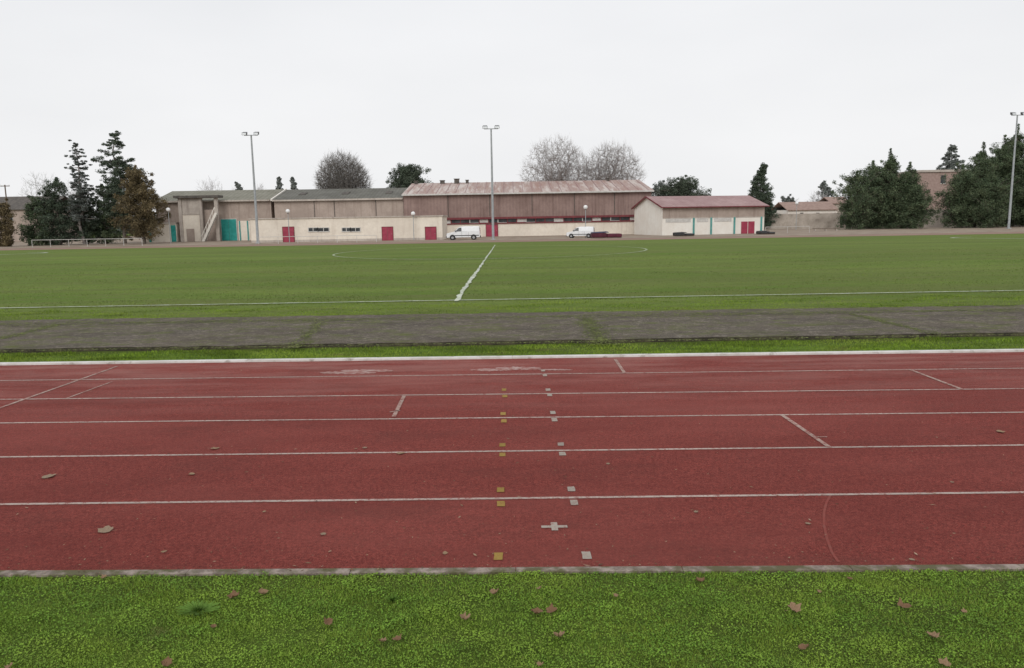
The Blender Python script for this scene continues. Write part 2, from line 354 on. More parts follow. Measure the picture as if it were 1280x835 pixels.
def mossline(P,Q,w,n,par,zb=SZ,sz=.022,col=M_moss,name="mossy_crack"):
    P=G(*P,z=zb);Q=G(*Q,z=zb); d=(Q-P).normalized(); nn=Vector((-d.y,d.x,0)); V=[]
    for i in range(n):
        t=random.random(); cl=.35+.65*abs(math.sin(t*9+P.x)+.4*math.sin(t*23)); c=P.lerp(Q,t)+nn*random.gauss(0,w*cl)
        a=random.uniform(0,6.28); s=sz*random.uniform(.3,1.2)
        for k in range(3): V.append((c.x+s*math.cos(a+k*2.1),c.y+s*math.sin(a+k*2.1),zb+random.uniform(.002,.008)))
    return mkobj(name,npmesh(name,V,np.arange(3*n).reshape(-1,3)),col,par)
mossline((756,431),(732,397),.16,2300,run); mossline((367,435),(402,402),.12,1100,run); mossline((1172,418),(1062,392),.08,900,run); mossline((0,424),(75,405),.09,900,run)
mossline((-10,439),(1290,418),.06,1600,run); mossline((-10,406),(1290,387),.2,9000,run)

pitch=bpy.data.objects["football_pitch"]
mb=MB(); s0=G(0,386,0); s1=G(1280,364,0); N=700; prev=None
for i in range(N+1):
    p=ext(s0,s1,-45+90*i/N); w=.11*random.uniform(.75,1.2); j=random.uniform(-.012,.012); cur=((p.x,p.y-w/2+j,.026),(p.x,p.y+w/2+j,.026))
    if prev: mb.face([prev[0],cur[0],cur[1],prev[1]])
    prev=cur
mb.o("touch_line",M_chalk1,pitch)
mb=MB(); c0=G(570,377.5,0); c1=G(619,306.5,0); n=90; LL=[];RR=[]
for i in range(n+1):
    t=i/n; c=c0.lerp(c1,t); w=.14*random.uniform(.55,1.25)*(1 if t<.25 else .8-.25*t); c.x+=random.uniform(-.03,.03)
    LL.append((c.x-w/2,c.y,.027)); RR.append((c.x+w/2,c.y,.027))
for i in range(n): mb.face([LL[i],RR[i],RR[i+1],LL[i+1]])
mb.o("halfway_line",M_chalk,pitch)
mb=MB(); cL=G(421,317.5,0); cR=G(805,311,0); cc=(cL+cR)/2; r=(cR-cL).length/2
for i in range(72):
    a0=2*math.pi*i/72;a1=2*math.pi*(i+1)/72
    mb.face([(cc.x+rr*math.cos(a),cc.y+rr*math.sin(a),zg(cc.y+rr*math.sin(a))+.028) for rr,a in((r-.07,a0),(r-.07,a1),(r+.07,a1),(r+.07,a0))])
mb.o("centre_circle",M_chalk2,pitch)
for px,py in((-15,317.5),(1262,296.5)):
    mb=MB(); c=G(px,py,0); sgn=1 if px<640 else -1; R=6.0
    for i in range(24):
        a0=-1.25+2.5*i/24; a1=-1.25+2.5*(i+1)/24; cx=c.x-sgn*R*.35
        mb.face([(cx+sgn*rr*math.cos(a),c.y+rr*math.sin(a),zg(c.y+rr*math.sin(a))+.03) for rr,a in((R-.16,a0),(R+.16,a0),(R+.16,a1),(R-.16,a1))])
    mb.o("penalty_arc",M_chalk1,pitch)

# ------------------------------------------------------------ grass
def dens(x,y,s): return .5+.25*(np.sin(x*s*1.7+np.sin(y*s*2.3)*1.7)+np.sin(y*s*2.9+np.sin(x*s*1.3+2)*2.1))
def blades(name,mat,x0,x1,y0f,y1f,n,h,w,s,lab,zf=0.0,fb=1.0):
    x=rng.uniform(x0,x1,n); t=rng.random(n)**fb; ya=np.array([y0f(v) if callable(y0f) else y0f for v in x]); yb=np.array([y1f(v) if callable(y1f) else y1f for v in x])
    y=ya+(yb-ya)*t
    keep=rng.random(n)<(.3+.7*np.clip(dens(x,y,s),0,1)); x=x[keep];y=y[keep];n=len(x)
    hh=h*(.4+.9*rng.random(n))*(.55+.8*np.clip(dens(x,y,s*1.9),0,1)); a=rng.uniform(0,2*math.pi,n); lean=rng.uniform(0,1.2,n)*hh; b=rng.uniform(0,2*math.pi,n)
    V=np.zeros((n,3,3)); V[:,0]=np.stack([x-np.cos(a)*w,y-np.sin(a)*w,np.full(n,zf)],1); V[:,1]=np.stack([x+np.cos(a)*w,y+np.sin(a)*w,np.full(n,zf)],1)
    V[:,2]=np.stack([x+np.cos(b)*lean,y+np.sin(b)*lean,zf+hh],1)
    return mkobj(name,npmesh(name,V.reshape(-1,3),np.arange(3*n).reshape(-1,3)),mat,None,kind="stuff",label=lab)
K0=G(0,718.5);K1=G(1280,710.5)
edge=lambda x:(K0.y+(x-K0.x)*(K1.y-K0.y)/(K1.x-K0.x))+.004+.012*math.sin(x*7)+.012*math.sin(x*23+1)+.012*math.sin(x*57)
blades("lawn_grass",M_blade,-4.0,4.0,3.1,edge,170000,.018,.0018,3.4,"short mossy lawn grass blades")
def clover(n):
    x=rng.uniform(-4.0,4.0,n); y=3.1+(np.array([edge(v) for v in x])-3.1)*rng.random(n)
    d=np.clip(dens(x+5,y+2,4.5),0,1)*.6+np.clip(dens(x+1,y+7,11),0,1)*.4
    keep=rng.random(n)<(.25+.75*d**1.4); x=x[keep];y=y[keep];d=d[keep];n=len(x)
    z=.002+.008*rng.random(n)+.013*d**2; r=.002+.0036*rng.random(n)**1.8; ax=rng.uniform(0,2*math.pi,n); tx=rng.uniform(-.6,.6,n); ty=rng.uniform(-.6,.6,n)
    V=np.zeros((n,5,3))
    for k in range(5):
        dx=r*np.cos(ax+k*1.2566);dy=r*np.sin(ax+k*1.2566); V[:,k]=np.stack([x+dx,y+dy,z+dx*tx+dy*ty],1)
    mkobj("clover_moss",npmesh("clover_moss",V.reshape(-1,3),np.arange(5*n).reshape(-1,5)),M_clover,None,kind="stuff",label="bright green clover and moss leaves in lawn")
clover(220000)
lk=lambda x:ext(tL,tR,x).y+.16
ar=lambda x:ext(aL,aR,x).y-.11+.05*math.sin(x*2.1)+.05*math.sin(x*7.3)
br=lambda x:ext(bL,bR,x).y-.03
blades("verge_grass",M_verge,-11,11,lk,ar,60000,.035,.005,1.2,"green grass verge between track and asphalt")
blades("pitch_edge_grass",M_verge,-15,15,br,lambda x:19.6+.25*math.sin(x*1.3)+.2*math.sin(x*4.1),80000,.03,.007,.8,"bright grass beside the football field line")
blades("pitch_grass_tufts",M_tuft,-30,30,19.9,lambda x:46,110000,.026,.011,.35,"short grass tufts on the football field",.006,1.5)
for px,py,nn_,R_ in((248,765,260,.09),(490,752,40,.035)):
    c=G(px,py,0); V=[(c.x,c.y,.001)]; Fc=[]
    for i in range(nn_):
        a=random.uniform(0,6.28); rr=random.random()**.7*R_; x=c.x+rr*math.cos(a)*1.3;y=c.y+rr*math.sin(a); h=random.uniform(.02,.036); k=len(V); w=.0016
        V+=[(x-w*math.sin(a),y+w*math.cos(a),h*.8),(x+.012*math.cos(a),y+.012*math.sin(a),h),(x+w*math.sin(a),y-w*math.cos(a),h*.8)]; Fc+=[(0,k,k+1),(0,k+1,k+2)]
    mkobj("grass_tuft",npmesh("grass_tuft",V,Fc),M_tuftdark,None,label="small darker green tuft growing in the lawn",cat="grass tuft",group="weed tufts in the lawn")

# ------------------------------------------------------------ fallen leaves
def leafmesh(seed,curl,fold):
    r=random.Random(seed); P=[(0,-.42),(.2,-.4),(.38,-.3),(.4,-.12),(.5,.04),(.4,.2),(.3,.34),(.15,.36),(0,.5),(-.16,.35),(-.32,.33),(-.4,.16),(-.5,.02),(-.38,-.14),(-.36,-.3),(-.18,-.4)]
    P=[(x*r.uniform(.7,1.15),y*r.uniform(.7,1.15)) for x,y in P]; k=len(P); ph=r.uniform(0,6.28)
    V=[(0,0,.0)]
    for s in(.35,.7,1):
        for x,y in P:
            u=x*s;v=y*s; c_=u*math.cos(ph)+v*math.sin(ph)
            V.append((u*(1-.25*fold*s),v*(1-.15*fold*s),curl*(u*u+v*v)**.9*r.uniform(.4,1.4)+fold*c_*c_*1.4+.05*r.random()))
    Fc=[]
    for i in range(k):
        j=(i+1)%k; Fc.append([0,1+i,1+j])
        for q in(0,1): Fc.append([1+q*k+i,1+(q+1)*k+i,1+(q+1)*k+j,1+q*k+j])
    n=len(V); V+=[(-.012,-.38,.03),(.012,-.38,.03),(.05,-.75,.1),(.035,-.76,.1)]; Fc.append([n,n+1,n+2,n+3])
    me=bpy.data.meshes.new("leaf"); me.from_pydata(V,[],Fc); me.update(); return me
LM=[]
for i,(cu,fo,mt) in enumerate(((.7,.3,M_dead1),(.6,.5,M_dead2),(.9,.2,M_dead1),(.3,.1,M_dead3),(.4,.2,M_dead2),(.8,.5,M_dead2))):
    me=leafmesh(i,cu,fo); me.materials.append(mt); LM.append(me)
GL=[(293,746,20),(329,742,16),(410,779,17),(267,784,11),(208,831,18),(580,774,18),(619,742,15),(671,767,22),(690,764,17),(700,796,18),(992,762,23),(1130,760,23),(1005,811,18),(1166,796,21),(1180,831,20),(876,727,16),(12,834,15),(478,802,15),(497,800,15),(676,832,11),(770,745,9),(1062,724,9),(1205,765,10),(130,722,10),(674,736,10),(1024,740,8)]
TL=[(61,596,18,3),(240,593,11,4),(132,663,22,3),(501,567,12,4),(269,561,12,4),(1250,540,12,4),(404,668,9,3),(1190,603,6,3),(556,692,9,4),(1010,655,8,3),(760,580,6,3),(456,560,7,3),(1140,700,8,3),(205,690,8,4),(870,640,7,3),(330,640,6,4)]
for i,(px,py,s) in enumerate(GL):
    p=G(px,py,.02); me=LM[random.choice([0,1,2,5,1])]; o=bpy.data.objects.new("fallen_leaf",me); link(o)
    sc=s/((F)/(p.y/math.cos(TH)+.2)); o.location=(p.x,p.y,.02); o.scale=(sc,sc*random.uniform(.75,1),sc); o.rotation_euler=(random.uniform(-.05,.3),random.uniform(-.2,.2),random.uniform(0,6.28))
    tag(o,"dry curled brown leaf lying on the grass","leaf",group="fallen autumn leaves")
for px,py,s,k in TL:
    p=G(px,py,.014); o=bpy.data.objects.new("fallen_leaf",LM[k]); link(o); sc=s/(F/(p.y/math.cos(TH)+.2))
    o.location=(p.x,p.y,.017); o.scale=(sc,sc,sc*.5); o.rotation_euler=(random.uniform(-.06,.06),random.uniform(-.06,.06),random.uniform(0,6.28))
    tag(o,"flat dry brown leaf lying on the red track","leaf",group="fallen autumn leaves")
V=[];Q=[]
for i in range(2200):
    x=random.uniform(-7,7); y=4.4+6.5*random.random()**2.4; s=random.uniform(.002,.008)*(1 if random.random()<.93 else 2); a=random.uniform(0,6.28); n=len(V)
    for k in range(4):
        t=a+k*1.57; rr=s*(1.6 if k%2 else .5); V.append((x+rr*math.cos(t),y+rr*math.sin(t),.018+random.uniform(0,.004)))
    Q.append((n,n+1,n+2,n+3))
mkobj("leaf_litter",npmesh("leaf_litter",V,Q),M_litter,None,kind="stuff",label="tiny leaf crumbs scattered on the track")

# ------------------------------------------------------------ buildings
def rect(px0,px1,pt,pb,Y):
    c=(px0+px1)/2; x0=WX(px0,Y,(pt+pb)/2); x1=WX(px1,Y,(pt+pb)/2); z1=WZ(pt,Y,c); z0=WZ(pb,Y,c); return x0,x1,z0,z1
GZ=-.75
def door(root,px0,px1,pt,Y,mat,name="door",lab=None):
    x0,x1,z0,z1=rect(px0,px1,pt,300,Y); d=MB().box(x0,x1,Y-.06,Y-.003,-.68,z1).o(name,mat,root)
    MB().box(x0-.09,x0,Y-.08,Y-.003,-.68,z1+.09).box(x1,x1+.09,Y-.08,Y-.003,-.68,z1+.09).box(x0,x1,Y-.08,Y-.003,z1,z1+.09).o("door_frame",M_redtrim if mat is M_red else M_frame,d)
    MB().box(x1-.2,x1-.1,Y-.11,Y-.062,.25,.3).o("door_handle",M_metal,d)
    xm=(x0+x1)/2; MB().box(xm-.015,xm+.015,Y-.068,Y-.062,-.68,z1-.02).o("door_seam",M_slab,d)
    if lab: d["label"]=lab
    return d
YA=135
A=empty("sports_hall",(0,0,0),label="long sports hall with brown cladding and rusty roof",cat="building")
x0,x1,z0,z1=rect(505,814,241,297,YA); zs=WZ(271,YA,660); zw0=WZ(278,YA,660)
MB().box(x0,x1,YA,YA+28,zs+.02,z1).o("upper_wall",M_brown,A)
MB().box(x0,x1,YA+.05,YA+27.9,GZ,zw0).o("lower_wall",M_cream,A)
MB().box(x0+.1,x1-.1,YA+.5,YA+27,zw0+.005,zs+.015).o("window_recess",M_glass,A)
MB().box(x0-.2,x1+.2,YA-.25,YA-.004,zs-.3,zs+.05).o("red_fascia",M_redtrim,A)
MB().box(x0+6,x1,YA-.12,YA+.045,zw0-.16,zw0+.02).o("window_sill",M_redtrim,A)
n=22; ww=(x1-x0-7)/n
for i in range(n):
    a=x0+6.5+i*ww
    g=MB().box(a+.08,a+ww-.08,YA+.12,YA+.17,zw0+.09,zs-.32).o("window",M_glass if i%4 else M_frame,A)
    MB().box(a-.07,a+.07,YA+.02,YA+.2,zw0+.03,zs-.31).box(a+.075,a+ww-.075,YA+.08,YA+.115,zw0+.025,zw0+.085).o("window_frame",M_frame if i%3==0 else M_redtrim,g)
zr=WZ(227,YA+14,650)
xr0=WX(502,YA-.6,240); xr1=WX(817.5,YA-.6,240)
roof=MB().slab((xr0,YA-.7,z1+.05),(xr1,YA-.7,z1+.05),(xr1-.2,YA+14,zr),(xr0,YA+14,zr),.12).slab((xr0,YA+14.01,zr),(xr1-.2,YA+14.01,zr),(xr1,YA+28.7,z1+.05),(xr0,YA+28.7,z1+.05),.12).o("roof",M_roofA,A)
MB().box(xr0,xr1,YA-.82,YA-.705,z1-.18,z1+.08).o("gutter",M_frame,roof)
mb=MB()
for i in range(26):
    X=xr0+(xr1-xr0)*(i+.5)/26; t=.05
    mb.hexa([(X-t,YA-.68,z1+.055),(X+t,YA-.68,z1+.055),(X+t,YA+13.9,zr+.003),(X-t,YA+13.9,zr+.003),(X-t,YA-.68,z1+.10),(X+t,YA-.68,z1+.10),(X+t,YA+13.9,zr+.05),(X-t,YA+13.9,zr+.05)])
mb.o("roof_seam",M_roofD,roof)
for px,w,hh in((553,.8,.35),(571,.9,.6),(584,.5,.35),(520,.5,.3),(760,.4,.25)):
    X=WX(px,YA+13,228); MB().box(X-w/2,X+w/2,YA+12.5,YA+13.6,zr-.4,zr+hh).box(X-w/2-.1,X+w/2+.1,YA+12.4,YA+13.7,zr+hh+.003,zr+hh+.08).o("roof_vent",M_slab,roof)
for px in (560,612,665,718,768):
    X=WX(px,YA,255); MB().box(X-.05,X+.05,YA-.09,YA-.004,zs+.2,z1).o("downpipe",M_slab,A)
for X in(x0+.01,x1-.15):
    mb=MB(); mb.hexa([(X,YA+.3,z1+.003),(X+.14,YA+.3,z1+.003),(X+.14,YA+27.6,z1+.003),(X,YA+27.6,z1+.003),(X,YA+13.8,zr-.2),(X+.14,YA+13.8,zr-.2),(X+.14,YA+14.2,zr-.2),(X,YA+14.2,zr-.2)]); mb.o("gable",M_brown,A)
door(A,608,622,281,YA,M_red,lab="crimson double door")

YB=118; YC=136; B=empty("gymnasium",(0,0,0),label="low cream building with tan upper wall and mossy roof",cat="building")
x0,x1,z0,z1=rect(313,553,272.5,300,YB)
MB().box(x0,WX(545,YA),YB+.02,YC-.26,GZ,z1-.003).box(WX(545,YA)-.003,x1,YB+.02,YB+9,GZ,z1-.003).o("annex_block",M_cream,B)
MB().box(x0,x1,YB,YB+.017,GZ,z1).o("annex_wall",M_cream,B)
MB().box(x0-.15,WX(540,YA),YB-.15,YC-.3,z1+.003,z1+.18).box(WX(540,YA)+.003,x1+.15,YB-.15,YB+9.1,z1+.003,z1+.18).o("annex_roof",M_conc,B)
MB().box(x0+.02,x1,YB-.03,YB-.003,GZ,-.35).o("plinth",M_conc,B)
xb0,xb1,_,zb=rect(343,504.3,249,272,YC)
MB().box(xb0,xb1,YC,YC+18,z1+.2,zb).o("upper_wall",M_tan,B)
zrb=WZ(236,YC+9,424)
rb=MB().slab((xb0-.2,YC-.5,zb+.03),(xb1,YC-.5,zb+.03),(xb1,YC+9,zrb),(xb0-.2,YC+9,zrb),.12).slab((xb0-.2,YC+9.01,zrb),(xb1,YC+9.01,zrb),(xb1,YC+18.5,zb),(xb0-.2,YC+18.5,zb),.12).o("roof",M_roofB,B)
MB().box(xb0-.2,xb1,YC-.62,YC-.505,zb-.22,zb+.05).o("gutter",M_conc,rb)
MB().hexa([(xb0-.45,YC-.5,zb-.12),(xb0-.21,YC-.5,zb-.12),(xb0-.21,YC+9,zrb-.1),(xb0-.45,YC+9,zrb-.1),(xb0-.45,YC-.5,zb+.2),(xb0-.21,YC-.5,zb+.2),(xb0-.21,YC+9,zrb+.2),(xb0-.45,YC+9,zrb+.2)]).o("verge_board",M_white,rb)
for px in(378,432,486):
    X=WX(px,YC+4,244); MB().hexa([(X-.6,YC+3.5,zb+(zrb-zb)*.42+.04),(X+.6,YC+3.5,zb+(zrb-zb)*.42+.04),(X+.6,YC+5.5,zb+(zrb-zb)*.63+.04),(X-.6,YC+5.5,zb+(zrb-zb)*.63+.04),(X-.6,YC+3.5,zb+(zrb-zb)*.42+.12),(X+.6,YC+3.5,zb+(zrb-zb)*.42+.12),(X+.6,YC+5.5,zb+(zrb-zb)*.63+.12),(X-.6,YC+5.5,zb+(zrb-zb)*.63+.12)]).o("skylight",M_slab,rb)
for px in(393,418,470):
    X=WX(px,YC,260); MB().box(X-.05,X+.05,YC-.08,YC-.004,z1+.3,zb).o("downpipe",M_slab,B)
for a,b in((354,367.5),(478,491),(532,545)): door(B,a,b,284,YB,M_red,lab="crimson metal door")
for a,b in((386,397),(398,411),(428,438),(439,450)):
    X0,X1,Z0,Z1=rect(a,b,285,289,YB)
    wn=MB().box(X0,X1,YB-.03,YB-.003,Z0,Z1).o("window",M_glass,B)
    MB().box(X0-.12,X1+.12,YB-.06,YB-.004,Z1,Z1+.1).box(X0-.12,X1+.12,YB-.1,YB-.004,Z0-.12,Z0).box(X0-.12,X0,YB-.06,YB-.004,Z0,Z1).box(X1,X1+.12,YB-.06,YB-.004,Z0,Z1).box((X0+X1)/2-.05,(X0+X1)/2+.05,YB-.06,YB-.032,Z0,Z1).o("window_frame",M_frame,wn)

YL=136.3; Cc=empty("changing_block",(0,0,0),label="weathered tan block with dark flat tower and outside stairs",cat="building")
x0,x1,z0,z1=rect(196,340,251,302,YL)
MB().box(x0,x1,YL,YL+14,GZ,z1).o("wall",M_tan,Cc)
zr=WZ(238,YL+8,270)
rf=MB().slab((x0-.3,YL-.6,z1+.03),(x1,YL-.6,z1+.03),(x1,YL+8,zr),(x0-.3,YL+8,zr),.12).slab((x0-.3,YL+8.01,zr),(x1,YL+8.01,zr),(x1,YL+15,z1),(x0-.3,YL+15,z1),.12).o("roof",M_roofC,Cc)
MB().box(x0-.3,x1,YL-.72,YL-.605,z1-.2,z1+.05).o("gutter",M_conc,rf)
a0,a1,_,az=rect(176,221,280,302,YL-2)
MB().box(a0,a1,YL-2,YL-.004,GZ,az).o("low_wing",M_cream,Cc)
MB().box(a0-.2,a1,YL-2.2,YL-.006,az+.003,az+.22).o("wing_roof",M_conc,Cc)
for p,q in((186,189),(214,220)):
    X0,X1,Z0,Z1=rect(p,q,281.5,300,YL-2); MB().box(X0,X1,YL-2.06,YL-2.003,-.68,Z1).o("teal_panel",M_teal,Cc)
YT=YL-2.2
t0,t1,_,tz=rect(224,273,247.5,302,YT)
MB().box(t0-.5,t1+.5,YT-.6,YL-.61,tz+.004,tz+.42).o("tower_roof",M_slab,Cc)
mb=MB()
for p,q in((224,228),(250,253.5),(269,273)):
    X0,X1,_,_=rect(p,q,250,302,YT); mb.box(X0,X1,YT,YT+.5,GZ,tz)
_,_,_,zb2=rect(224,273,266,302,YT)
X0,X1,_,_=rect(228,250,250,302,YT); mb.box(X0+.002,X1-.002,YT+.05,YT+.45,zb2-.3,zb2)
mb.o("tower_frame",M_conc,Cc)
X0,X1,Z0,Z1=rect(228,250,266,302,YT); MB().box(X0+.003,X1-.003,YT+.15,YT+.35,GZ,zb2-.303).o("cream_panel",M_cream,Cc)
MB().box(X0+.6,X1-1.1,YT+.08,YT+.147,-.68,1.5).o("door",M_tan,Cc)
MB().box(X0+.003,X1-.003,YT+.2,YT+.4,zb2+.003,tz-.003).o("tower_panel",M_conc,Cc)
X0,X1,Z0,Z1=rect(253.5,269,262,302,YT); MB().box(X0,X1,YT+.8,YT+.9,GZ,Z1).o("stair_recess",M_tan,Cc)
sx0=WX(254,YT-1,300); sx1=WX(270,YT-1,268); sz=WZ(266,YT-1,271); mb=MB(); ns=16
for i in range(ns):
    xa=sx0+(sx1-sx0)*i/ns; zt=-.7+(sz+.7)*(i+1)/ns
    mb.box(xa,xa+(sx1-sx0)/ns-.002,YT-1.3,YT-.05,zt-.35,zt)
st=mb.o("staircase",M_stair,Cc)
mb=MB(); yy=YT-1.32
for dx,dz,wd in((-.1,0,.45),(-.1,.95,.12)): mb.hexa([(sx0+dx,yy-.1,-.68+dz),(sx0+dx+wd,yy-.1,-.68+dz),(sx0+dx+wd,yy,-.68+dz),(sx0+dx,yy,-.68+dz),(sx1+dx,yy-.1,sz+dz),(sx1+dx+wd,yy-.1,sz+dz),(sx1+dx+wd,yy,sz+dz),(sx1+dx,yy,sz+dz)])
for i in range(7):
    t=i/6; X=sx0+(sx1-sx0)*t; Z=-.68+(sz+.68)*t; mb.box(X-.03,X+.03,yy-.08,yy-.02,Z,Z+.95)
mb.o("stair_parapet",M_white,st)
door(Cc,277,296,274,YL,M_teal,lab="wide teal double door")
X0,X1,Z0,Z1=rect(298,313,276,302,YL); MB().box(X0,X1,YL-.05,YL-.004,GZ,Z1).o("cream_panel",M_cream,Cc)
for px in(300,310): X=WX(px,YL,285); MB().box(X-.12,X+.12,YL-.12,YL-.053,GZ,Z1).o("teal_post",M_tealdull,Cc)

YD=121.5; XD=WX(828,YD,285); ang=math.radians(13)
D=empty("club_pavilion",(XD,YD,0),ang,label="white and tan pavilion with pink gabled roof",cat="building")
dp=11.5
zt=WZ(258,YD,828); zrr=WZ(245.5,YD+dp/2,812)
wD=min((k/10 for k in range(100,400)),key=lambda k:abs(WX(955,YD+k*math.sin(ang),285)-(XD+k*math.cos(ang))))
zm=WZ(273,YD,828)
MB().box(0,wD,.0,dp,zm,zt).o("upper_wall",M_tan,D); MB().box(0,wD,.01,dp-.01,GZ,zm-.003).o("lower_wall",M_white,D)
mb=MB(); mb.v=[(-.03,-.01,GZ),(-.03,dp,GZ),(-.03,dp,zt),(-.03,dp/2,zrr-.1),(-.03,-.01,zt),(-.004,-.01,GZ),(-.004,dp,GZ),(-.004,dp,zt),(-.004,dp/2,zrr-.1),(-.004,-.01,zt)]
mb.f=[[4,3,2,1,0],[5,6,7,8,9],[0,1,6,5],[1,2,7,6],[2,3,8,7],[3,4,9,8],[4,0,5,9]]; mb.o("gable_wall",M_white,D)
rf=MB().slab((-.4,-.6,zt-.1),(wD+.5,-.6,zt-.1),(wD+.5,dp/2,zrr),(-.4,dp/2,zrr),.1).slab((-.4,dp/2+.01,zrr),(wD+.5,dp/2+.01,zrr),(wD+.5,dp+.3,zt-.1),(-.4,dp+.3,zt-.1),.1).o("roof",M_roofD,D)
mb=MB(); mb.hexa([(-.48,-.6,zt-.28),(-.405,-.6,zt-.28),(-.405,dp/2,zrr-.16),(-.48,dp/2,zrr-.16),(-.48,-.6,zt-.04),(-.405,-.6,zt-.04),(-.405,dp/2,zrr+.06),(-.48,dp/2,zrr+.06)])
mb.hexa([(-.48,dp/2+.01,zrr-.16),(-.405,dp/2+.01,zrr-.16),(-.405,dp+.3,zt-.28),(-.48,dp+.3,zt-.28),(-.48,dp/2+.01,zrr+.06),(-.405,dp/2+.01,zrr+.06),(-.405,dp+.3,zt-.04),(-.48,dp+.3,zt-.04)])
mb.box(-.4,wD+.5,-.68,-.605,zt-.26,zt-.1); mb.o("fascia",M_redtrim,rf)
for fx in(.30,.47,.70,.97): MB().box(wD*fx-.15,wD*fx+.15,-.09,-.003,GZ,zm+.02).o("teal_post",M_tealdull,D)
for fx in(.80,.87):
    MB().box(wD*fx-.55,wD*fx+.55,-.07,-.004,-.68,1.25).o("door",M_red,D,label="crimson metal door")
for a,b in((.03,.27),(.33,.44),(.5,.67)):
    MB().box(wD*a,wD*b,-.05,-.004,zm-.65,zm-.1).o("window",M_frame,D)
MB().box(0,wD,-.04,-.002,zm-.06,zm+.06).o("trim_band",M_conc,D)

def house(name,px0,px1,ptop,pridge,pb,Y,dp,wm,rm,lab,wins=()):
    r=empty(name,(0,0,0),label=lab,cat="house"); x0,x1,z0,z1=rect(px0,px1,ptop,pb,Y); zr=WZ(pridge,Y+dp/2,(px0+px1)/2)
    MB().box(x0,x1,Y,Y+dp,GZ,z1).o("wall",wm,r)
    MB().slab((x0-.4,Y-.5,z1),(x1+.4,Y-.5,z1),(x1+.4,Y+dp/2,zr),(x0-.4,Y+dp/2,zr),.14).slab((x0-.4,Y+dp/2+.01,zr),(x1+.4,Y+dp/2+.01,zr),(x1+.4,Y+dp+.5,z1),(x0-.4,Y+dp+.5,z1),.14).o("roof",rm,r)
    for a,b,t,bt in wins:
        X0,X1,Z0,Z1=rect(a,b,t,bt,Y); w=MB().box(X0,X1,Y-.05,Y-.003,Z0,Z1).o("window",M_glass,r)
        MB().box(X0-.1,X0,Y-.09,Y-.003,Z0,Z1).box(X1,X1+.1,Y-.09,Y-.003,Z0,Z1).box(X0-.1,X1+.1,Y-.09,Y-.003,Z0-.1,Z0-.002).o("window_frame",M_frame,w)
    return r
house("stone_house",-60,62,262,246,286,165,12,M_tan,M_slab,"old tan house with dark brown roof behind bushes",((10,16,268,276),(-20,-12,268,276)))
house("distant_house",985,1046,262,252,280,190,12,M_white,M_tile,"low white house with clay tile roof",((1000,1004,266,271),(1020,1024,266,271)))
house("distant_house",1040,1062,254,246,280,210,10,M_stone,M_tile,"low stone house with clay tile roof")
BB=empty("brick_apartment_block",(0,0,0),label="brown brick flat roofed block between dark conifers",cat="building")
x0,x1,z0,z1=rect(1146,1215,215,270,175); MB().box(x0,x1,175,190,GZ,z1).o("wall",M_brick,BB); MB().box(x0-.3,x1+.3,174.7,190.3,z1+.003,z1+.5).o("roof_parapet",M_conc,BB)
for a,b,t,bt in((1176,1182,219,229),):
    X0,X1,Z0,Z1=rect(a,b,t,bt,175); w=MB().box(X0,X1,174.94,174.997,Z0,Z1).o("window",M_glass,BB); MB().box(X0-.1,X1+.1,174.9,174.996,Z0-.15,Z0-.003).o("window_sill",M_frame,w)
MB().box(WX(955,160),WX(1050,160),160,160.4,GZ,WZ(267,160,1000)).o("boundary_wall",M_stone,label="pale stone boundary wall behind the field",cat="wall")
x0,x1,_,z1=rect(1135,1190,262,285,158); MB().box(x0,x1,158,158.4,GZ,z1).o("boundary_wall",M_conc,label="tall tan concrete wall between dark conifers",cat="wall")

def flood(px,ptop,Y,lab,pxt):
    X=WX(px,Y,295); zt=WZ(ptop,Y,pxt)-GZ; r=empty("floodlight_mast",(X,Y,zg(Y)),label=lab,cat="floodlight",group="floodlight masts around the pitch")
    MB().cyl((0,0,0),(0,0,zt),.2,.11,12).box(-.3,.3,-.3,.3,0,.12).o("mast",M_metal,r)
    MB().box(-1.0,1.0,-.05,.05,zt-.1,zt).o("crossarm",M_metal,r)
    for s in(-1,1):
        l=MB().hexa([(s*.85-.35,-.55,zt-.1),(s*.85+.35,-.55,zt-.1),(s*.85+.3,.1,zt+.05),(s*.85-.3,.1,zt+.05),(s*.85-.35,-.45,zt+.3),(s*.85+.35,-.45,zt+.3),(s*.85+.3,.15,zt+.45),(s*.85-.3,.15,zt+.45)]).o("floodlight_head",M_lampdark,r,bevel=.03)
        MB().hexa([(s*.85-.3,-.59,zt-.07),(s*.85+.3,-.59,zt-.07),(s*.85+.3,-.56,zt-.07),(s*.85-.3,-.56,zt-.07),(s*.85-.3,-.5,zt+.25),(s*.85+.3,-.5,zt+.25),(s*.85+.3,-.47,zt+.25),(s*.85-.3,-.47,zt+.25)]).o("lens",M_lens,l)
flood(322,169,114,"tall grey mast with two floodlights before cream wall",317)
flood(616.5,161,112,"tall grey mast with two floodlights before brown hall",614)
flood(1260,144,130,"tall grey mast with floodlights beside dark conifers",1267)
def globe(px,pt,Y):
    X=WX(px,Y,285); zt=WZ(pt,Y,px)-zg(Y); r=empty("globe_lamp",(X,Y,zg(Y)),label="slim post with round white globe lamp",cat="street lamp",group="globe lamps near the buildings")
    MB().cyl((0,0,0),(0,0,zt-.3),.06,.045,8).o("post",M_metal,r); MB().cyl((0,0,zt-.35),(0,0,zt-.2),.12,.14,10).o("collar",M_plastic,r); MB().sphere((0,0,zt),.32).o("globe",M_globe,r,smooth=True)
for a in((361,264,116),(732,259,116),(995,254,150),(517,267,117),(212,262,122)): globe(*a)
r=empty("utility_pole",(WX(12,150),150,GZ),label="wooden utility pole with crossarm and insulators",cat="utility pole"); zt=WZ(226,150,10)
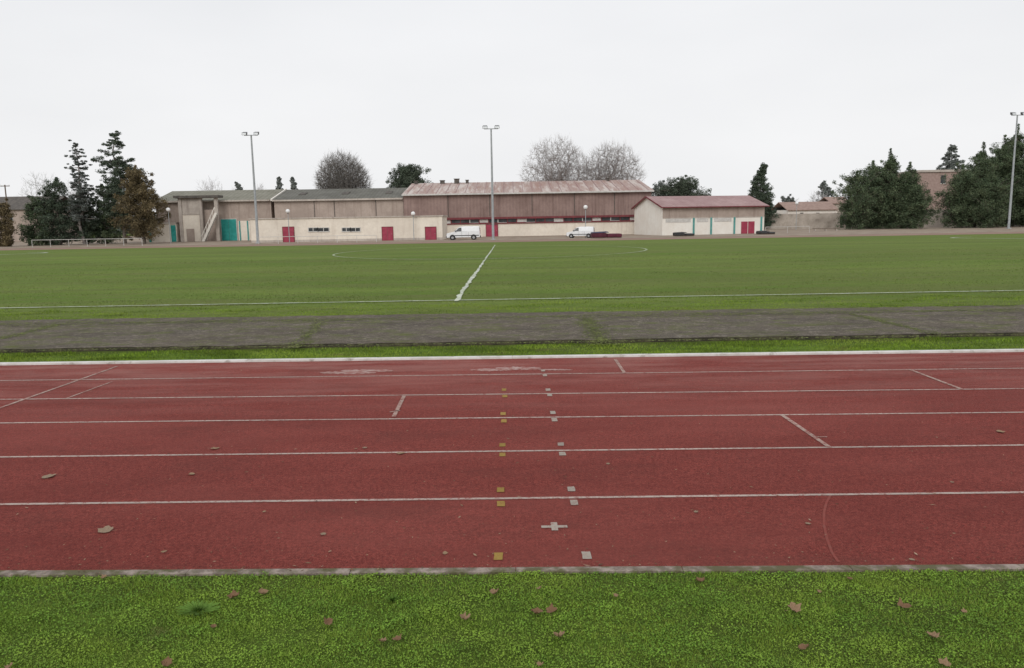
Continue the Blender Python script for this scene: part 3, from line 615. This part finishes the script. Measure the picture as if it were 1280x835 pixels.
MB().cyl((0,0,0),(0,0,zt),.16,.11,8).o("pole",M_wood,r); MB().box(-.9,.9,-.06,.06,zt-.3,zt-.15).o("crossarm",M_wood,r)
for s in(-.8,0,.8): MB().cyl((s,0,zt-.15),(s,0,zt+.05),.06,.05,6).o("insulator",M_globe,r)
def railing(px0,px1,Y,h,lab,step=2.5):
    X0=WX(px0,Y);X1=WX(px1,Y); r=empty("railing",(X0,Y,zg(Y)),label=lab,cat="railing",group="tubular railings beside the track"); n=max(2,int((X1-X0)/step)); L_=X1-X0
    MB().cyl((0,0,h),(L_,0,h),.035,.035,6).o("top_rail",M_frame,r)
    for i in range(n+1): MB().cyl((L_*i/n,0,0),(L_*i/n,0,h-.03),.035,.035,6).o("railing_post",M_frame,r)
railing(38,176,112,1.05,"white tubular railing below the conifers")
railing(322,470,109,1.0,"white tubular railing before the cream wall")
railing(957,1012,125,1.0,"white tubular railing beside the boundary wall")
X=WX(1032,135); r=empty("bench",(X,135,GZ+.05),label="low grey bench near the dark conifers",cat="bench")
MB().box(-2.2,2.2,-.25,.25,.42,.5).o("seat",M_wood,r)
for s in(-1.9,0,1.9): MB().box(s-.08,s+.08,-.2,.2,0,.417).o("leg",M_conc,r)

# ------------------------------------------------------------ vans
def van(px0,px1,Y,rz,lab,scale=1):
    Lp=4.6; X=WX((px0+px1)/2,Y,295); r=empty("delivery_van",(X,Y,zg(Y)+.02),rz,label=lab,cat="van",group="white vans parked beside the hall")
    sc=(WX(px1,Y)-WX(px0,Y))/Lp*scale; r.scale=(sc,sc,sc); w=.88; mb=MB()
    lowp=[(-2.3,.32),(-2.32,.62),(-2.24,.92),(-1.4,1.1),(-1.3,1.12),(2.32,1.12),(2.32,.34)]
    mb.prism(lowp,-w,w)
    n=len(mb.v); ca=[(-1.3,1.121,w),(-.7,1.66,w-.1),(-.45,1.8,w-.14),(.1,1.88,w-.16),(2.15,1.86,w-.16),(2.26,1.75,w-.1),(2.32,1.121,w)]
    m=len(ca)
    for s in(-1,1):
        for x,z,y in ca: mb.v.append((x,s*y,z))
    mb.f.append([n+i for i in range(m)]); mb.f.append([n+m+i for i in range(m)][::-1])
    for i in range(m): j=(i+1)%m; mb.f.append([n+i,n+m+i,n+m+j,n+j])
    mb.o("body",M_van,r,bevel=.04)
    for s in(-1,1):
        y=s*(w-.02)
        q=[(x,s*(w+.012-(z-1.12)*.19),z) for x,z in [(-1.12,1.17),(-.22,1.17),(-.22,1.7),(-.6,1.66)]]; MB().face(q if s<0 else q[::-1]).o("side_window",M_glass,r)
        MB().box(-.2,-.18,min(y,s*(w+.008)),max(y,s*(w+.008)),.42,1.1).box(.75,.77,min(y,s*(w+.008)),max(y,s*(w+.008)),.42,1.1).box(-1.2,2.2,min(y,s*(w+.02)),max(y,s*(w+.02)),.55,.66).o("side_moulding",M_plastic,r)
        MB().box(-1.12,-.98,min(s*w,s*(w+.2)),max(s*w,s*(w+.2)),1.14,1.3).o("wing_mirror",M_plastic,r,bevel=.02)
        for wx in(-1.5,1.45):
            MB().cyl((wx,s*(w-.3),.36),(wx,s*(w+.004),.36),.39,.39,20).o("wheel_arch",M_plastic,r)
            wh=MB().cyl((wx,s*(w-.2),.31),(wx,s*(w+.03),.31),.31,.31,20).o("tyre",M_tyre,r,bevel=.02)
            MB().cyl((wx,s*(w+.02),.31),(wx,s*(w+.045),.31),.19,.16,14).o("rim",M_rim,wh)
        MB().box(-2.335,-2.18,min(s*.5,s*.8),max(s*.5,s*.8),.7,.88).o("headlight",M_lens,r,bevel=.02)
        MB().box(2.3,2.335,min(s*.7,s*.84),max(s*.7,s*.84),.8,1.3).o("tail_light",M_red,r)
    MB().face([(-1.27,-.78,1.165),(-1.27,.78,1.165),(-.74,.7,1.65),(-.74,-.7,1.65)][::-1]).o("windscreen",M_glass,r).location=(-.03,0,.02)
    MB().box(-2.4,-2.2,-.84,.84,.28,.55).o("front_bumper",M_plastic,r,bevel=.03); MB().box(2.25,2.4,-.84,.84,.28,.55).o("rear_bumper",M_plastic,r,bevel=.03)
    MB().box(2.325,2.332,-.55,.55,1.2,1.65).o("rear_window",M_glass,r)
van(559,600,115,0,"white panel van parked before cream wall")
van(709.5,742,115,math.radians(-12),"white panel van parked before the brown hall",1.04)
def mats(px0,px1,Y,h,lab,cover,name="landing_mat"):
    X0=WX(px0,Y);X1=WX(px1,Y); w=X1-X0; r=empty(name,((X0+X1)/2,Y,zg(Y)+.02),label=lab,cat="sports mat")
    MB().box(-w/2,-.02,-1.3,1.3,.1,h*.85).box(.02,w/2,-1.3,1.3,.1,h*.7).o("foam_block",cover,r,bevel=.12)
    MB().hexa([(-w/2-.05,-1.35,h*.86),(.3,-1.35,h*.9),(.3,1.35,h*.9),(-w/2-.05,1.35,h*.86),(-w/2+.2,-1.2,h*1.0),(.1,-1.2,h*1.1),(.1,1.2,h*1.1),(-w/2+.2,1.2,h)]).o("cover_sheet",M_blue if cover is M_mat else cover,r,bevel=.05)
    MB().box(-w/2+.05,w/2-.05,-1.2,1.2,0,.097).o("pallet",M_wood,r)
mats(739,776,112,.85,"stacked maroon and blue high jump mats",M_mat)
mats(843,866,115,.55,"low black covered mat on a pallet",M_plastic)
mats(948,966,118,.5,"low black covered mat on a pallet",M_plastic)

# ------------------------------------------------------------ trees
class Segs:
    def __init__(s): s.a=[];s.b=[];s.r0=[];s.r1=[]
    def add(s,a,b,r0,r1): s.a.append(a);s.b.append(b);s.r0.append(r0);s.r1.append(r1)
    def mesh(s,name,k=3):
        a=np.array(s.a,float);b=np.array(s.b,float);r0=np.array(s.r0)[:,None];r1=np.array(s.r1)[:,None]; n=len(a)
        d=b-a; d/=np.linalg.norm(d,axis=1,keepdims=True)+1e-9; ref=np.where(np.abs(d[:,2:3])<.9,np.array([[0,0,1.]]),np.array([[1.,0,0]]))
        u=np.cross(d,ref); u/=np.linalg.norm(u,axis=1,keepdims=True)+1e-9; v=np.cross(d,u); V=np.zeros((n,2*k,3))
        for i in range(k):
            t=2*math.pi*i/k; o=u*math.cos(t)+v*math.sin(t); V[:,i]=a+o*r0; V[:,k+i]=b+o*r1
        base=(np.arange(n)*2*k)[:,None]; Fs=[]
        for i in range(k): j=(i+1)%k; Fs.append(base+np.array([[i,j,k+j,k+i]]))
        return npmesh(name,V.reshape(-1,3),np.concatenate(Fs,0))
def bare(seed,h,wd,npts,c0=.25,tw=.02,nt_=5):
    g=np.random.default_rng(seed); T=Segs();Cn=Segs()
    lob=[(g.normal(0,1,3),g.uniform(.8,1.1)) for _ in range(16)]; lob=[(v/np.linalg.norm(v),r) for v,r in lob]
    P=[]
    while len(P)<npts:
        v=g.normal(0,1,3); v/=np.linalg.norm(v); k=sum(r*math.exp(7*(v@q-1)) for q,r in lob)/sum(math.exp(7*(v@q-1)) for q,r in lob)
        rr=g.random()**.45*k; zc=h*(c0+(1-c0)*.45); x=v*rr; fl=1.0 if x[2]>0 else max(.6,1+.4*x[2])
        P.append((x[0]*wd/2*fl,x[1]*wd/2*fl,zc+x[2]*h*(1-c0)*(.52 if x[2]>0 else .45)))
    P=np.array(P)
    def grow(p,pts,r,l,dprev):
        if len(pts)<=2 or l>11:
            for q in pts[:3]:
                q=np.array(q); m=(p+q)/2+g.normal(0,.1,3); Cn.add(tuple(p),tuple(m),tw*1.0,tw*.8);Cn.add(tuple(m),tuple(q),tw*.8,tw*.35)
                dd=(q-p); dd/=np.linalg.norm(dd)+1e-6
                for _ in range(nt_):
                    s=m+(q-m)*g.random(); e=s+(dd*.9+g.normal(0,.4,3)+np.array([0,0,.5]))*g.uniform(.4,.95); Cn.add(tuple(s),tuple(e),tw*.5,tw*.22)
            return
        k=2 if l>0 else 5
        c=pts[g.choice(len(pts),k,replace=False)]
        for _ in range(4):
            lab=np.argmin(((pts[:,None]-c[None])**2).sum(2),1); c=np.array([pts[lab==i].mean(0) if (lab==i).any() else c[i] for i in range(k)])
        for i in range(k):
            s=pts[lab==i]
            if len(s)==0: continue
            tgt=p+(c[i]-p)*(.42 if l<3 else .5); mid=(p+tgt)/2+dprev*np.linalg.norm(tgt-p)*.12+g.normal(0,.05,3)*np.linalg.norm(tgt-p)
            r2=max(r*(len(s)/len(pts))**.45,tw*1.1); S=T if l<2 else Cn
            S.add(tuple(p),tuple(mid),min(r,r2*1.15),r2);S.add(tuple(mid),tuple(tgt),r2,r2*.92)
            dn=tgt-mid; dn/=np.linalg.norm(dn)+1e-6; grow(tgt,s,r2,l+1,dn)
    R0=h*.022; f=np.array([g.normal(0,.15),g.normal(0,.15),h*c0*.95]); T.add((0,0,0),tuple(f*.5),R0*1.3,R0); T.add(tuple(f*.5),tuple(f),R0,R0*.9)
    grow(f,P,R0*.9,0,np.array([0,0,1.]))
    return T.mesh("trunk",5),Cn.mesh("crown",3)
def tree_bare(px0,px1,pt,Y,mat,lab,seed,npts=1500,c0=.22,tw=.02,group=None,nt_=5):
    X=WX((px0+px1)/2,Y,260); h=WZ(pt,Y,(px0+px1)/2)-GZ; wd=WX(px1,Y)-WX(px0,Y)
    T,Cn=bare(seed,h,wd,npts,c0,tw,nt_); r=empty("bare_tree",(X,Y,GZ),label=lab,cat="tree",group=group)
    mkobj("trunk",T,mat,r); mkobj("crown",Cn,mat,r)
tree_bare(653,744,169,155,M_barkfar,"large leafless tree with rounded pale crown behind hall",3,3400,.16,.018,"bare trees behind the hall",6)
tree_bare(718,806,172,157,M_barkfar,"leafless tree with broad pale crown behind hall",11,3200,.16,.018,"bare trees behind the hall",6)
tree_bare(392,468,186,155,M_barkdark,"dense dark leafless tree behind mossy roof",21,5000,.12,.024,None,7)
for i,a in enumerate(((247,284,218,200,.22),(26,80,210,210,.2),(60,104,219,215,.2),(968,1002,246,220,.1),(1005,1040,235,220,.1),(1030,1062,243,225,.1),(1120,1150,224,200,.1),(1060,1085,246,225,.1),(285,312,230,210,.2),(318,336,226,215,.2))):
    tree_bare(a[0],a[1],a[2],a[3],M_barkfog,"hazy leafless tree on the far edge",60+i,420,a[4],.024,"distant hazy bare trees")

def cloud(cen,rad,cnt,size,flat=.5,seed=0):
    g=np.random.default_rng(seed); cen=np.asarray(cen,float);rad=np.asarray(rad,float); n=len(cen)*cnt
    c=np.repeat(cen,cnt,0); r=np.repeat(rad,cnt)[:,None]; p=g.normal(0,1,(n,3)); p/=np.linalg.norm(p,axis=1,keepdims=True); p*=g.random((n,1))**.6*1.15
    p=c+p*r*np.array([[1,1,flat]]); a=g.normal(0,1,(n,3)); a/=np.linalg.norm(a,axis=1,keepdims=True); b=g.normal(0,1,(n,3)); s=size*(.5+g.random((n,1)))
    b=np.cross(a,b); b/=np.linalg.norm(b,axis=1,keepdims=True)
    V=np.stack([p-a*s,p+a*s*.6+b*s*.45,p+a*s*.6-b*s*.45],1)
    return npmesh("crown",V.reshape(-1,3),np.arange(3*n).reshape(-1,3))
def conifer(px0,px1,pt,Y,mat,lab,seed,prof='cone',dn=1.0,clear=.06,size=.16,bark=None,crad=1.0,group=None,droop=.1,name="conifer_tree",flat=.45,rise=0,total=60000,ragged=0):
    R=random.Random(seed); X=WX((px0+px1)/2,Y,270); h=WZ(pt,Y,(px0+px1)/2)-GZ; w=(WX(px1,Y)-WX(px0,Y))/2
    r=empty(name,(X,Y,GZ),label=lab,cat="tree",group=group); S=Segs(); bend=[(R.uniform(-.03,.03)*h,R.uniform(-.03,.03)*h) for _ in range(6)]; bend[0]=(0,0)
    def ax(t):
        i=min(int(t*5),4); f=t*5-i; return Vector((bend[i][0]*(1-f)+bend[i+1][0]*f,bend[i][1]*(1-f)+bend[i+1][1]*f,t*h))
    for i in range(10): S.add(tuple(ax(i/10)),tuple(ax((i+1)/10*.999)),h*.016*(1-i/10.5)+.03,h*.016*(1-(i+1)/10.5)+.03)
    cen=[];rad=[]; nw=int(h*2.2*dn)
    for i in range(nw):
        t=clear+(1-clear)*(i+R.random()*.8)/nw; t=min(t,.985); u=(t-clear)/(1-clear)
        if prof=='cone': pr=(1-u)**.85*.95+.05
        elif prof=='full': pr=(1-u**2.2)**.8*(.75+.25*min(1,u*5))+.04
        elif prof=='dome': pr=(1-u**2.6)**.6*(.8+.2*min(1,u*5))+.05
        elif prof=='open': pr=(.45+.9*math.sin(math.pi*min(1,u*.85+.12)))*.75*(1-u**4)+.08
        elif prof=='round': pr=math.sqrt(max(0,1-(2*u-1)**2))*.95+.05
        for k in range(R.randint(3,6)):
            an=R.uniform(0,6.28); lobe=1+.22*math.sin(an*2+seed+t*5)+.16*math.sin(an*5+t*14+seed)
            ln=w*pr*R.uniform(.45,1.08)*lobe
            if ragged and R.random()<.12: ln*=1+ragged*R.random()
            p0=ax(t*(1-.25*rise)); dz=(R.uniform(-droop,droop*1.6)+rise*R.uniform(.3,1.2))*ln
            dz=min(dz,h*1.0-p0.z)
            tip=p0+Vector((math.cos(an)*ln,math.sin(an)*ln,dz)); S.add(tuple(p0),tuple(tip),.03+.012*ln,.02)
            nc=max(1,int(ln/ (0.75*crad)))
            for c in range(nc):
                f=(c+1)/nc*R.uniform(.85,1.02); q=p0.lerp(tip,f)+Vector((R.gauss(0,.2),R.gauss(0,.2),R.gauss(0,.3))); cen.append(tuple(q)); rad.append(crad*R.uniform(.3,.9)*(.6+.4*pr)*(1.0 if f<.8 else .85))
    for k in range(3): cen.append((bend[5][0],bend[5][1],h*(.93+.03*k))); rad.append(.4-.08*k)
    mkobj("trunk",S.mesh("trunk",5),bark or M_bark,r)
    cnt=max(14,min(90,int(total/max(1,len(cen))))); me=cloud(cen,rad,cnt,size,flat,seed); mkobj("crown",me,mat,r)
    return r
LG="trees at the edge of the ground"
conifer(122,184,163,128,M_pine,"tall dark pine with layered irregular crown",1,'open',.85,.12,.13,group=LG,crad=1.15,flat=.5,rise=.12,ragged=.2)
conifer(76,130,178,126,M_blu,"thin sparse grey green conifer with bare limbs",2,'cone',.65,.25,.11,group=LG,crad=.65,bark=M_barkfar)
conifer(48,98,222,125,M_pine,"dark bushy conifer beside railing",3,'dome',1.2,.02,.13,group=LG,flat=.8,rise=.2)
conifer(28,62,250,124,M_cyp,"low dark conifer bush beside railing",4,'dome',1.6,.0,.13,group=LG,flat=.9)
conifer(84,124,238,127,M_pine,"dark bushy conifer beside railing",5,'dome',1.2,.02,.13,group=LG,flat=.8,rise=.2)
conifer(104,158,230,129,M_cyp,"dark bushy conifer beneath the tall pine",6,'dome',1.2,.05,.13,group=LG,flat=.7,rise=.2)
conifer(148,208,207,122,M_olive,"ivy covered tree with russet brown foliage",7,'dome',1.3,.1,.13,group=LG,crad=1.0,flat=.9,rise=.3,name="ivy_tree")
conifer(-14,16,256,120,M_olive,"green brown shrub beside the old house",8,'round',1.6,0,.14,group=LG,flat=.8,name="shrub")
RG="dark conifers behind the field"
for a in((1045,1096,214,145,11),(1060,1118,201,150,15),(1084,1134,186,148,12),(1106,1160,203,146,13),(1124,1162,228,144,14)):
    conifer(a[0],a[1],a[2],a[3],M_cyp,"broad dark green conifer with dense soft foliage",a[4],'dome' if a[4] in(11,14,15) else 'full',1.7,.0,.13,group=RG,crad=1.25,droop=.3,flat=1.0,rise=.5,total=80000,ragged=.25)
for a in((1175,1228,206,143,21),(1192,1248,178,146,22),(1220,1272,169,149,27),(1238,1294,155,148,23),(1266,1330,162,144,24),(1214,1260,216,140,25),(1300,1370,150,146,26)):
    conifer(a[0],a[1],a[2],a[3],M_cyp,"broad dark green conifer with dense soft foliage",a[4],'dome' if a[4] in(21,25,27) else 'full',1.7,.0,.13,group=RG,crad=1.25,droop=.3,flat=1.0,rise=.5,total=80000,ragged=.25)
conifer(929,974,207,160,M_pine,"pointed conifer beside the pavilion",31,'cone',2.4,.04,.14,crad=1.0,flat=.85,ragged=.2)
conifer(1164,1202,181,200,M_farleaf,"flat topped cedar behind brick block",32,'open',.7,.3,.2,crad=1)
conifer(488,534,208,160,M_oak,"rounded evergreen tree behind the roof",41,'round',1.5,.45,.15,crad=1.3,flat=.9,name="evergreen_tree")
conifer(826,884,224,170,M_oak,"low spreading evergreen behind pavilion roof",42,'round',1.5,.3,.16,crad=1.4,flat=.8,name="evergreen_tree")
conifer(808,846,229,180,M_farleaf,"small hazy evergreen behind pavilion roof",43,'round',1.2,.2,.2,crad=1.3,flat=.8,name="evergreen_tree")
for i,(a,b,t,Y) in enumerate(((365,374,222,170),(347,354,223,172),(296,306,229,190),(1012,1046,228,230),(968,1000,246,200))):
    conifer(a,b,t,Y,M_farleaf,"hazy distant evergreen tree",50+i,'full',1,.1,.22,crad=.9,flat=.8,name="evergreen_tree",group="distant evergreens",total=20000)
cen=[];rad=[]
for i in range(500):
    x=random.uniform(-330,330); y=random.uniform(300,330); cen.append((x,y,random.uniform(-.5,5)));rad.append(random.uniform(2,4.5))
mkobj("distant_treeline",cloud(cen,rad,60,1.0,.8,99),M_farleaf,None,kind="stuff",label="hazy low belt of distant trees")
cen=[];rad=[]
for i in range(170):
    x=WX(random.uniform(955,1190),165); cen.append((x,random.uniform(163,167),random.uniform(-.5,1.6)));rad.append(random.uniform(.6,1.3))
mkobj("hedge",cloud(cen,rad,120,.2,.8,98),M_oak,None,label="low dark hedge behind stone boundary wall",cat="hedge")

# ------------------------------------------------------------ light
w=bpy.data.worlds.new("World"); scene.world=w; w.use_nodes=True; nt=w.node_tree; bg=nt.nodes["Background"]
sky=nt.nodes.new("ShaderNodeTexSky"); sky.sky_type='NISHITA'; sky.sun_disc=False; sky.sun_elevation=math.radians(32); sky.sun_rotation=math.radians(195)
sky.air_density=2; sky.dust_density=4
bw=nt.nodes.new("ShaderNodeHueSaturation"); bw.inputs['Saturation'].default_value=.12; bw.inputs['Value'].default_value=.09; nt.links.new(sky.outputs[0],bw.inputs['Color'])
tc=nt.nodes.new("ShaderNodeTexCoord"); sp=nt.nodes.new("ShaderNodeSeparateXYZ"); nt.links.new(tc.outputs['Generated'],sp.inputs[0])
cr=nt.nodes.new("ShaderNodeValToRGB"); cr.color_ramp.elements[0].position=0; cr.color_ramp.elements[0].color=(.95,.95,.955,1); cr.color_ramp.elements[1].position=.45; cr.color_ramp.elements[1].color=(.86,.875,.91,1)
nt.links.new(sp.outputs[2],cr.inputs[0])
nz=nt.nodes.new("ShaderNodeTexNoise"); nz.inputs['Scale'].default_value=2.2; nz.inputs['Detail'].default_value=4; mp=nt.nodes.new("ShaderNodeMapping"); mp.inputs['Scale'].default_value=(1,1,3); nt.links.new(tc.outputs['Generated'],mp.inputs[0]); nt.links.new(mp.outputs[0],nz.inputs['Vector'])
r2=nt.nodes.new("ShaderNodeValToRGB"); r2.color_ramp.elements[0].position=.3; r2.color_ramp.elements[0].color=(.95,.955,.96,1); r2.color_ramp.elements[1].position=.7; r2.color_ramp.elements[1].color=(1.03,1.03,1.03,1); nt.links.new(nz.outputs['Fac'],r2.inputs[0])
c2=mix(nt,1.0,cr.outputs[0],r2.outputs[0],'MULTIPLY'); c3=mix(nt,.94,bw.outputs[0],c2)
nt.links.new(c3,bg.inputs['Color']); bg.inputs['Strength'].default_value=1.0
sn=bpy.data.lights.new("sun",'SUN'); sn.energy=1.2; sn.angle=math.radians(30); sn.color=(1,.97,.93)
so=bpy.data.objects.new("sun",sn); link(so); el=math.radians(32); az=math.radians(195)
dirv=Vector((math.sin(az)*math.cos(el),math.cos(az)*math.cos(el),math.sin(el))); so.rotation_euler=dirv.to_track_quat('Z','Y').to_euler()
